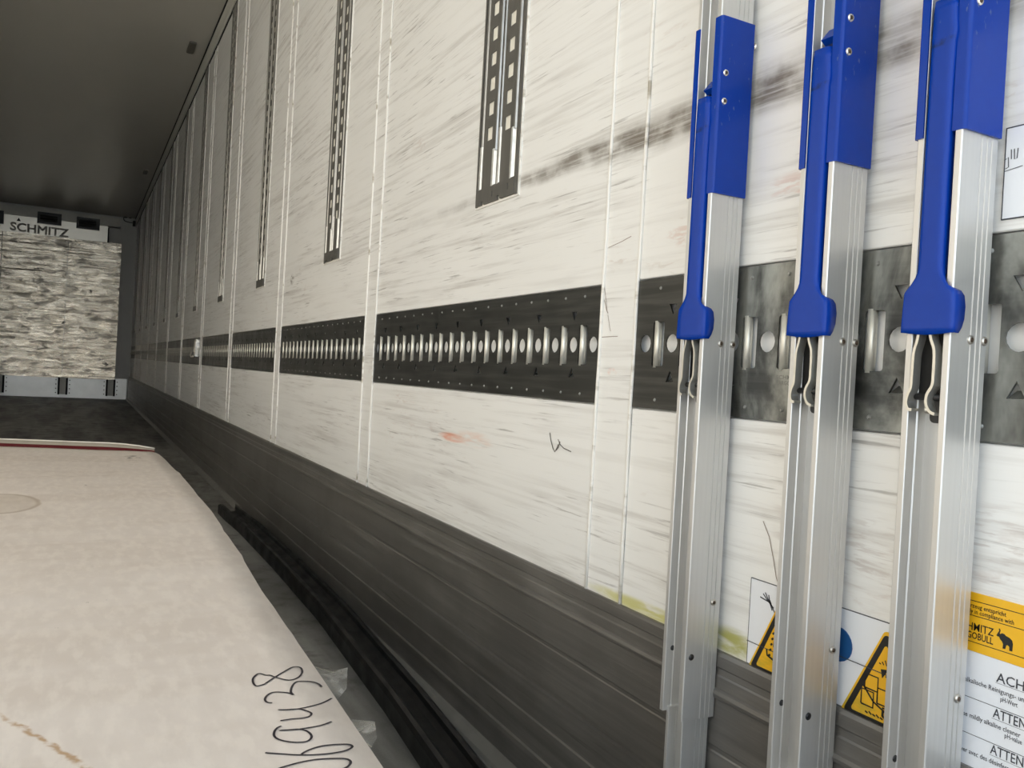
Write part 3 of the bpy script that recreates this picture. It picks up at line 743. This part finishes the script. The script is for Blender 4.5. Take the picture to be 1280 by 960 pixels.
# yellow approval label
yl = empty('approval_label', (0, 0, 0)); tag(yl, 'yellow label with black lettering and elephant at right edge', 'label')
flat(rect(.325, .476, .4365, .4842), 'label_sheet', YLAB, yl, .0012, -.0002)
m = MB()
for z in (.4775, .4655, .4440): line_on_wall(m, [(.474, z), (.327, z)], .0006, .0014)
m.build('ruled_line', SIGNBLACK, yl)
text_mesh('Das Fahrzeug entspricht', .0052, 'small_print', SIGNBLACK, yl, .4340, .4718, XW-.00145, .0440, .00005)
text_mesh('effectively in compliance with', .0052, 'small_print', SIGNBLACK, yl, .4340, .4672, XW-.00145, .0505, .00005)
text_mesh('SCHMITZ', .0090, 'brand_name', SIGNBLACK, yl, .4300, .4535, XW-.00145, .0310, .00008)
text_mesh('CARGOBULL', .0078, 'brand_name', SIGNBLACK, yl, .4325, .4468, XW-.00145, .0335, .00012)
# elephant: trunk raised, body, legs (outline seen from the left side)
el = [(0, .0068), (.0012, .0093), (.0022, .0112), (.0016, .0128), (.0024, .0130), (.0033, .0116), (.0026, .0094), (.0030, .0086), (.0046, .0098), (.0066, .0096), (.0078, .0086), (.0110, .0078), (.0132, .0062),
      (.0140, .0038), (.0138, -.0022), (.0114, -.0024), (.0112, .0006), (.0100, .0016), (.0086, .0012), (.0080, -.0020), (.0058, -.0022), (.0060, .0014), (.0048, .0034), (.0034, .0044), (.0022, .0064), (.0010, .0062)]
MB().prism([(.3965-u*.95, .4485+v*.98) for u, v in el], 'x', XW-.0015, XW-.0013).build('elephant_mark', SIGNBLACK, yl)
# white cleaning instructions below it
wl = empty('instruction_label', (0, 0, 0)); tag(wl, 'white label with grey warning text below the yellow label', 'label')
flat(rect(.325, .476, .262, .4362), 'label_sheet', WHITELAB, wl, .0011, -.0002)
m = MB()
for z in (.3985, .3690, .3395, .310): line_on_wall(m, [(.474, z), (.327, z)], .0005, .0013)
m.build('ruled_line', TEXTK, wl)
m = MB()
for y0, z in ((.3950, .4178), (.3965, .3888), (.3965, .3595), (.3965, .3305)): line_on_wall(m, [(y0, z), (y0-.045, z)], .0003, .0013)
m.build('underline', TEXTK, wl)
text_mesh('ACHTUNG', .0108, 'heading', TEXTK, wl, .3945, .4188, XW-.0014, None, .00008)
text_mesh('ATTENTION', .0108, 'heading', TEXTK, wl, .3955, .3900, XW-.0014, .0470, .00008)
text_mesh('ATTENTION', .0108, 'heading', TEXTK, wl, .3960, .3607, XW-.0014, .0470, .00008)
text_mesh('ATTENTION', .0108, 'heading', TEXTK, wl, .3960, .3318, XW-.0014, .0470, .00008)
for body, y, z, wd in (('Nur alkalische Reinigungs- und', .4300, .4105, .060), ('pH-Wert', .3905, .4045, .0135), ('Use mildly alkaline cleaner', .4235, .3822, .050), ('pH-value', .3855, .3775, .0135),
                       ('laver avec des désinfectants', .4235, .3530, .050), ('Valeur pH', .3925, .3455, .016), ('Usar detergentes', .4205, .3245, .040)):
    text_mesh(body, .0056, 'small_print', TEXTK, wl, y, z, XW-.0014, wd, .00004)
# old pale sheet at the right edge of the view
ol = empty('faded_sheet', (0, 0, 0)); tag(ol, 'faded pale sheet with scribbles at right edge above the band', 'label')
flat(rect(.30, .4128, .7900, .8640), 'sheet', WHITELAB, ol, .0012, -.0002)
MB().holed(rect(.2995, .4133, .7895, .8645), [rect(.3003, .4125, .7904, .8636)], lambda u, v, d: (XW-.0015+d, u, v), .0015).build('dirty_edge', TEXTK, ol)
m = MB()
line_on_wall(m, [(.4133, .838), (.410, .840), (.4095, .832), (.412, .831)], .0008, .0016)
line_on_wall(m, [(.408, .846), (.4075, .838)], .0008, .0016); line_on_wall(m, [(.4055, .846), (.4050, .8375), (.403, .838), (.4025, .846)], .0008, .0016); line_on_wall(m, [(.4125, .829), (.398, .831)], .0006, .0016)
m.build('scribble', TEXTK, ol)
# pen and scuff strokes on the panel
sc = MB()
line_on_wall(sc, [(1.116, .556), (1.112, .545), (1.104, .533), (1.098, .528), (1.092, .534), (1.089, .540)], .0022, .0006)
line_on_wall(sc, [(1.090, .548), (1.084, .541), (1.072, .536), (1.050, .533)], .0016, .0006); line_on_wall(sc, [(1.084, .545), (1.088, .536), (1.094, .531)], .0026, .0006)
sc.build('scuff_mark', plain('scuff', (.14, .13, .12), .6), wr)
sc = MB(); line_on_wall(sc, [(.655, .5), (.645, .485), (.638, .465), (.632, .445), (.628, .437)], .0010, .0006)
line_on_wall(sc, [(.986, .78), (.979, .757), (.975, .742)], .0010, .0012); line_on_wall(sc, [(.983, .757), (.976, .742), (.972, .738)], .0012, .0012); line_on_wall(sc, [(.972, .735), (.966, .718), (.963, .712)], .0008, .0012)
line_on_wall(sc, [(.988, .7040), (.96, .7045), (.945, .7045)], .0009, .0012); line_on_wall(sc, [(.98, .8315), (.95, .836), (.926, .841)], .0009, .0012)
sc.build('scuff_mark', plain('brown_scuff', (.28, .22, .19), .6), wr)

# ------------------------------------------------------------------ cardboard on the floor
CZ = .31
def edge_x(y):
    pts = [(-.35, .232), (.64, .239), (.86, .243), (1.23, .2505), (1.5, .262), (1.89, .2725), (2.4, .272), (2.9, .262), (3.12, .2525), (3.3, .235)]
    for (a, p), (b, q) in zip(pts, pts[1:]):
        if a <= y <= b:
            t = (y-a)/(b-a); return p+(q-p)*t
    return pts[-1][1]
bx = MB(); bx.box((-.88, -.28, .0), (.205, 3.20, CZ-.0155))
tag(bx.build('pallet_box', PAPER), 'long brown cardboard box standing on the floor under the pale sheet', 'box')
lo = empty('cardboard_strip', (0, 3.2, CZ-.0155)); tag(lo, 'curled cardboard strip with dark red stripe behind the far edge of the pale sheet', 'cardboard strip')
def lipz(s): return s
prof = [(.010, -.0120), (.024, -.0105), (.040, -.004), (.050, .008), (.053, .0185)]
m = MB(); red = MB(); NX = 24
def lip_row(dy, dz):
    r_ = []
    for i in range(NX+1):
        x = -.90 + (1.150)*i/NX; f = max(0, (x-.10)/.15)
        y = 3.262 - .31*(x+.2228) + dy*(1-.2*f) - .012*f**2; z = CZ + (dz*(1-.6*min(1, f)**2) if dz > 0 else dz)
        r_.append((x, y-3.2, z-(CZ-.0155)))
    return r_
rows = [lip_row(*p) for p in prof]
n = NX+1
m.add([p for r_ in rows for p in r_], [(i*n+j, i*n+j+1, (i+1)*n+j+1, (i+1)*n+j) for i in range(len(rows)-1) for j in range(NX)], True)
ob = m.build('board', PAPER, lo); md = ob.modifiers.new('thick', 'SOLIDIFY'); md.thickness = .0035; md.offset = -1
r1 = [(x, y-.0045, z) for x, y, z in lip_row(.026, -.0085)]; r2 = [(x, y-.0045, z) for x, y, z in lip_row(.049, .0075)]
r1b = [(x, y-.0015, z) for x, y, z in lip_row(.026, -.0085)]; r2b = [(x, y-.0015, z) for x, y, z in lip_row(.049, .0075)]
red.add(r1+r2+r2b+r1b, [(a*n+j, a*n+j+1, ((a+1) % 4)*n+j+1, ((a+1) % 4)*n+j) for a in range(4) for j in range(NX)])
red.build('red_stripe', REDTAPE, lo)
rm = MB().tube([(x, y, z+.0022) for x, y, z in lip_row(.053, .0185)], .0028, 6); rm.build('rim_highlight', plain('rim_highlight', (.74, .72, .66), .5), lo)  # pale tube standing in for the highlight along the board's top edge

top = empty('cardboard_sheet', (0, 0, 0)); tag(top, 'large pale cardboard sheet with black handwritten numbers, lower left', 'cardboard sheet')
m = MB(); NY, NX = 110, 26; g = []; gb = []
def sheet_z(x, y):
    z = CZ
    for yc, sl, amp, wd in ((1.34, .55, .0045, .025), (1.66, .12, -.0038, .035), (2.46, .30, .0042, .05), (1.36, .55, -.0022, .012), (1.68, .12, .0020, .014), (1.30, .30, .0020, .010), (.93, .42, .0012, .012), (1.05, .4, .0012, .04), (2.10, .2, -.002, .06)):
        t = (y - (yc + sl*(x-.05)))/wd; z += amp*math.exp(-t*t)
    z += .0015*noise.noise(Vector((x*5, y*2.5, 0))) + .0006*noise.noise(Vector((x*16, y*9, 3)))
    return z
def yend(x): return 3.268 - .31*(x+.2228)
for j in range(NY+1):
    for i in range(NX+1):
        v = j/NY; u = i/NX
        y = -.30 + (3.30+.30)*v
        x = -.90 + (edge_x(y)+.90)*u
        y = -.30 + (yend(x)+.30)*v; xe = edge_x(y); x = -.90 + (xe+.90)*u
        if v > .97 and u > .9: x -= .012*((v-.97)/.03)**2*((u-.9)/.1)
        z = sheet_z(x, y); g.append((x, y, z)); gb.append((x, y, z-.0045))
n = NX+1; N = len(g)
fs = [(j*n+i, j*n+i+1, (j+1)*n+i+1, (j+1)*n+i) for j in range(NY) for i in range(NX)]
fs2 = [tuple(N+i for i in reversed(f)) for f in fs]
rim = [(j*n+NX, (j+1)*n+NX) for j in range(NY)] + [(NY*n+i+1, NY*n+i) for i in range(NX)][::1] + [((j+1)*n, j*n) for j in range(NY)] + [(i, i+1) for i in range(NX)]
m.add(g+gb, fs+fs2, True); m.f += [(a, N+a, N+b, b) for a, b in rim]; m.sm += [False]*len(rim)
m.build('sheet', CARD, top)
digits = {
'8': [(0.1852, 0.8596), (0.1967, 0.8722), (0.2107, 0.886), (0.2215, 0.8952), (0.2281, 0.8911), (0.2269, 0.8767), (0.2191, 0.8633), (0.2086, 0.86), (0.198, 0.8724), (0.1936, 0.8803), (0.1895, 0.8819), (0.1834, 0.8889), (0.1751, 0.8749), (0.1749, 0.8563), (0.185, 0.8586)],
'3': [(0.2358, 0.8301), (0.235, 0.8387), (0.2309, 0.8464), (0.2225, 0.8517), (0.2154, 0.8525), (0.2093, 0.8444), (0.2042, 0.8298), (0.2046, 0.821), (0.2027, 0.8255), (0.1964, 0.8309), (0.1878, 0.834), (0.1809, 0.8285), (0.1766, 0.8191), (0.177, 0.8113), (0.1814, 0.8082)],
'4': [(0.2376, 0.7988), (0.2289, 0.7926), (0.2187, 0.7887), (0.2021, 0.7858), (0.1902, 0.7872), (0.1836, 0.7896), (0.1903, 0.7875), (0.2019, 0.785), (0.208, 0.7778), (0.2103, 0.7713), (0.2072, 0.7653), (0.2002, 0.7637), (0.1896, 0.7648), (0.1799, 0.7643)],
'9': [(0.2233, 0.7469), (0.211, 0.7419), (0.1926, 0.7408), (0.1844, 0.7418), (0.175, 0.744), (0.1845, 0.7422), (0.1925, 0.7403), (0.1979, 0.7323), (0.1983, 0.722), (0.1937, 0.715), (0.1873, 0.7142), (0.1781, 0.7184), (0.1707, 0.7261), (0.1682, 0.7345), (0.1704, 0.7439), (0.1743, 0.7502), (0.1784, 0.7527)],
'6': [(0.1547, 0.7055), (0.1651, 0.6996), (0.1782, 0.6923), (0.1909, 0.6875), (0.2042, 0.6847), (0.2164, 0.6847), (0.224, 0.6878), (0.2262, 0.6917), (0.2238, 0.6958), (0.2143, 0.6993), (0.2023, 0.7007), (0.1926, 0.6985), (0.1858, 0.6952), (0.1821, 0.692)],
'0': [(0.1608, 0.6747), (0.1768, 0.6782), (0.1915, 0.6782), (0.2054, 0.6746), (0.2143, 0.6706), (0.2167, 0.6651), (0.2145, 0.6594), (0.2088, 0.655), (0.1949, 0.6508), (0.1797, 0.6505), (0.1658, 0.6549), (0.1564, 0.6627), (0.155, 0.6695), (0.1608, 0.6747)]}
for d, pts in digits.items():
    m = MB(); stroke(m, [(x, y, sheet_z(x, y)+.0004) for x, y in pts], .0023); m.build('handwritten_digit', INK, top)
# clear film scraps sticking out from under the sheet's edge
for i, (pts, lab) in enumerate(((((.236, .960), (.2590, .930), (.2735, .905), (.2780, .880), (.2700, .850), (.236, .815)), 'crumpled clear film scrap sticking out beside the number 8'),
                                (((.236, .790), (.2520, .780), (.2640, .748), (.2560, .712), (.236, .690)), 'small clear film scrap sticking out below the larger one'))):
    m = MB(); vs = []
    for j, (x, y) in enumerate(pts):
        for t in (0, .35, .7, 1):
            vs.append((.215+(x-.215)*t, y+.012*(t-.5)*math.sin(j*2.1), CZ-.0065 - .004*t + .010*t*t*t*math.sin(j*1.9+t*2.2+i)))
    m.add(vs, [(4*a+b, 4*a+b+1, 4*a+b+5, 4*a+b+4) for a in range(len(pts)-1) for b in range(3)], True)
    tag(m.build('film_scrap', FILM), lab, 'plastic film')

# ------------------------------------------------------------------ black rubber profile lying on the floor
def cx(y):
    pts = [(.30, .498), (.80, .524), (1.15, .553), (1.45, .575), (2.05, .602), (2.6, .606), (3.2, .600), (3.45, .588), (3.62, .585)]
    for (a, p), (b, q) in zip(pts, pts[1:]):
        if a <= y <= b:
            t = (y-a)/(b-a); t = t*t*(3-2*t) if 0 else t; return p+(q-p)*t
    return pts[-1][1]
secs = [(-.040, .0), (-.040, .034), (-.036, .043), (-.028, .045), (-.022, .041), (-.018, .026), (-.008, .022), (.012, .022), (.020, .028), (.023, .036), (.030, .038), (.038, .032), (.040, .0)]
m = MB(); ys = [.30+(3.60-.30)*i/60 for i in range(61)]; n = len(secs); vs = []
for y in ys:
    s_ = 1.0
    for a, b in secs:
        jag = 0
        if y > 3.59: jag = -.10 if -.02 < a < .02 else (.03*math.sin(a*260))
        vs.append((cx(y)+a, y+jag, b*s_))
m.add(vs, [(i*n+j, i*n+(j+1) % n, (i+1)*n+(j+1) % n, (i+1)*n+j) for i in range(60) for j in range(n)])
for base in (0, 60*n):
    for t in geometry.tessellate_polygon([[Vector((a, b, 0)) for a, b in secs]]): m.f.append(tuple(base+i for i in t)); m.sm.append(False)
tag(m.build('rubber_profile', RUBBER), 'long black rubber channel lying on the floor by the kick plate', 'rubber profile')
STRAW = plain('straw', (.62, .55, .40), .7)
for x, y, a, lab in ((.4700, 1.395, .6, 'pale straw splinter on the floor, farthest of three left of rubber channel'), (.4640, 1.335, 2.0, 'pale straw splinter on the floor, middle of three left of rubber channel'), (.4560, 1.300, 1.2, 'pale straw splinter on the floor, nearest of three left of rubber channel')):
    m = MB(); dx, dy = .010*math.cos(a), .010*math.sin(a)
    m.tube([(x-dx, y-dy, .0012), (x, y, .0022), (x+dx*.9, y+dy, .0014)], [.0006, .0012, .0007], 5)
    tag(m.build('splinter', STRAW), lab, 'splinter')
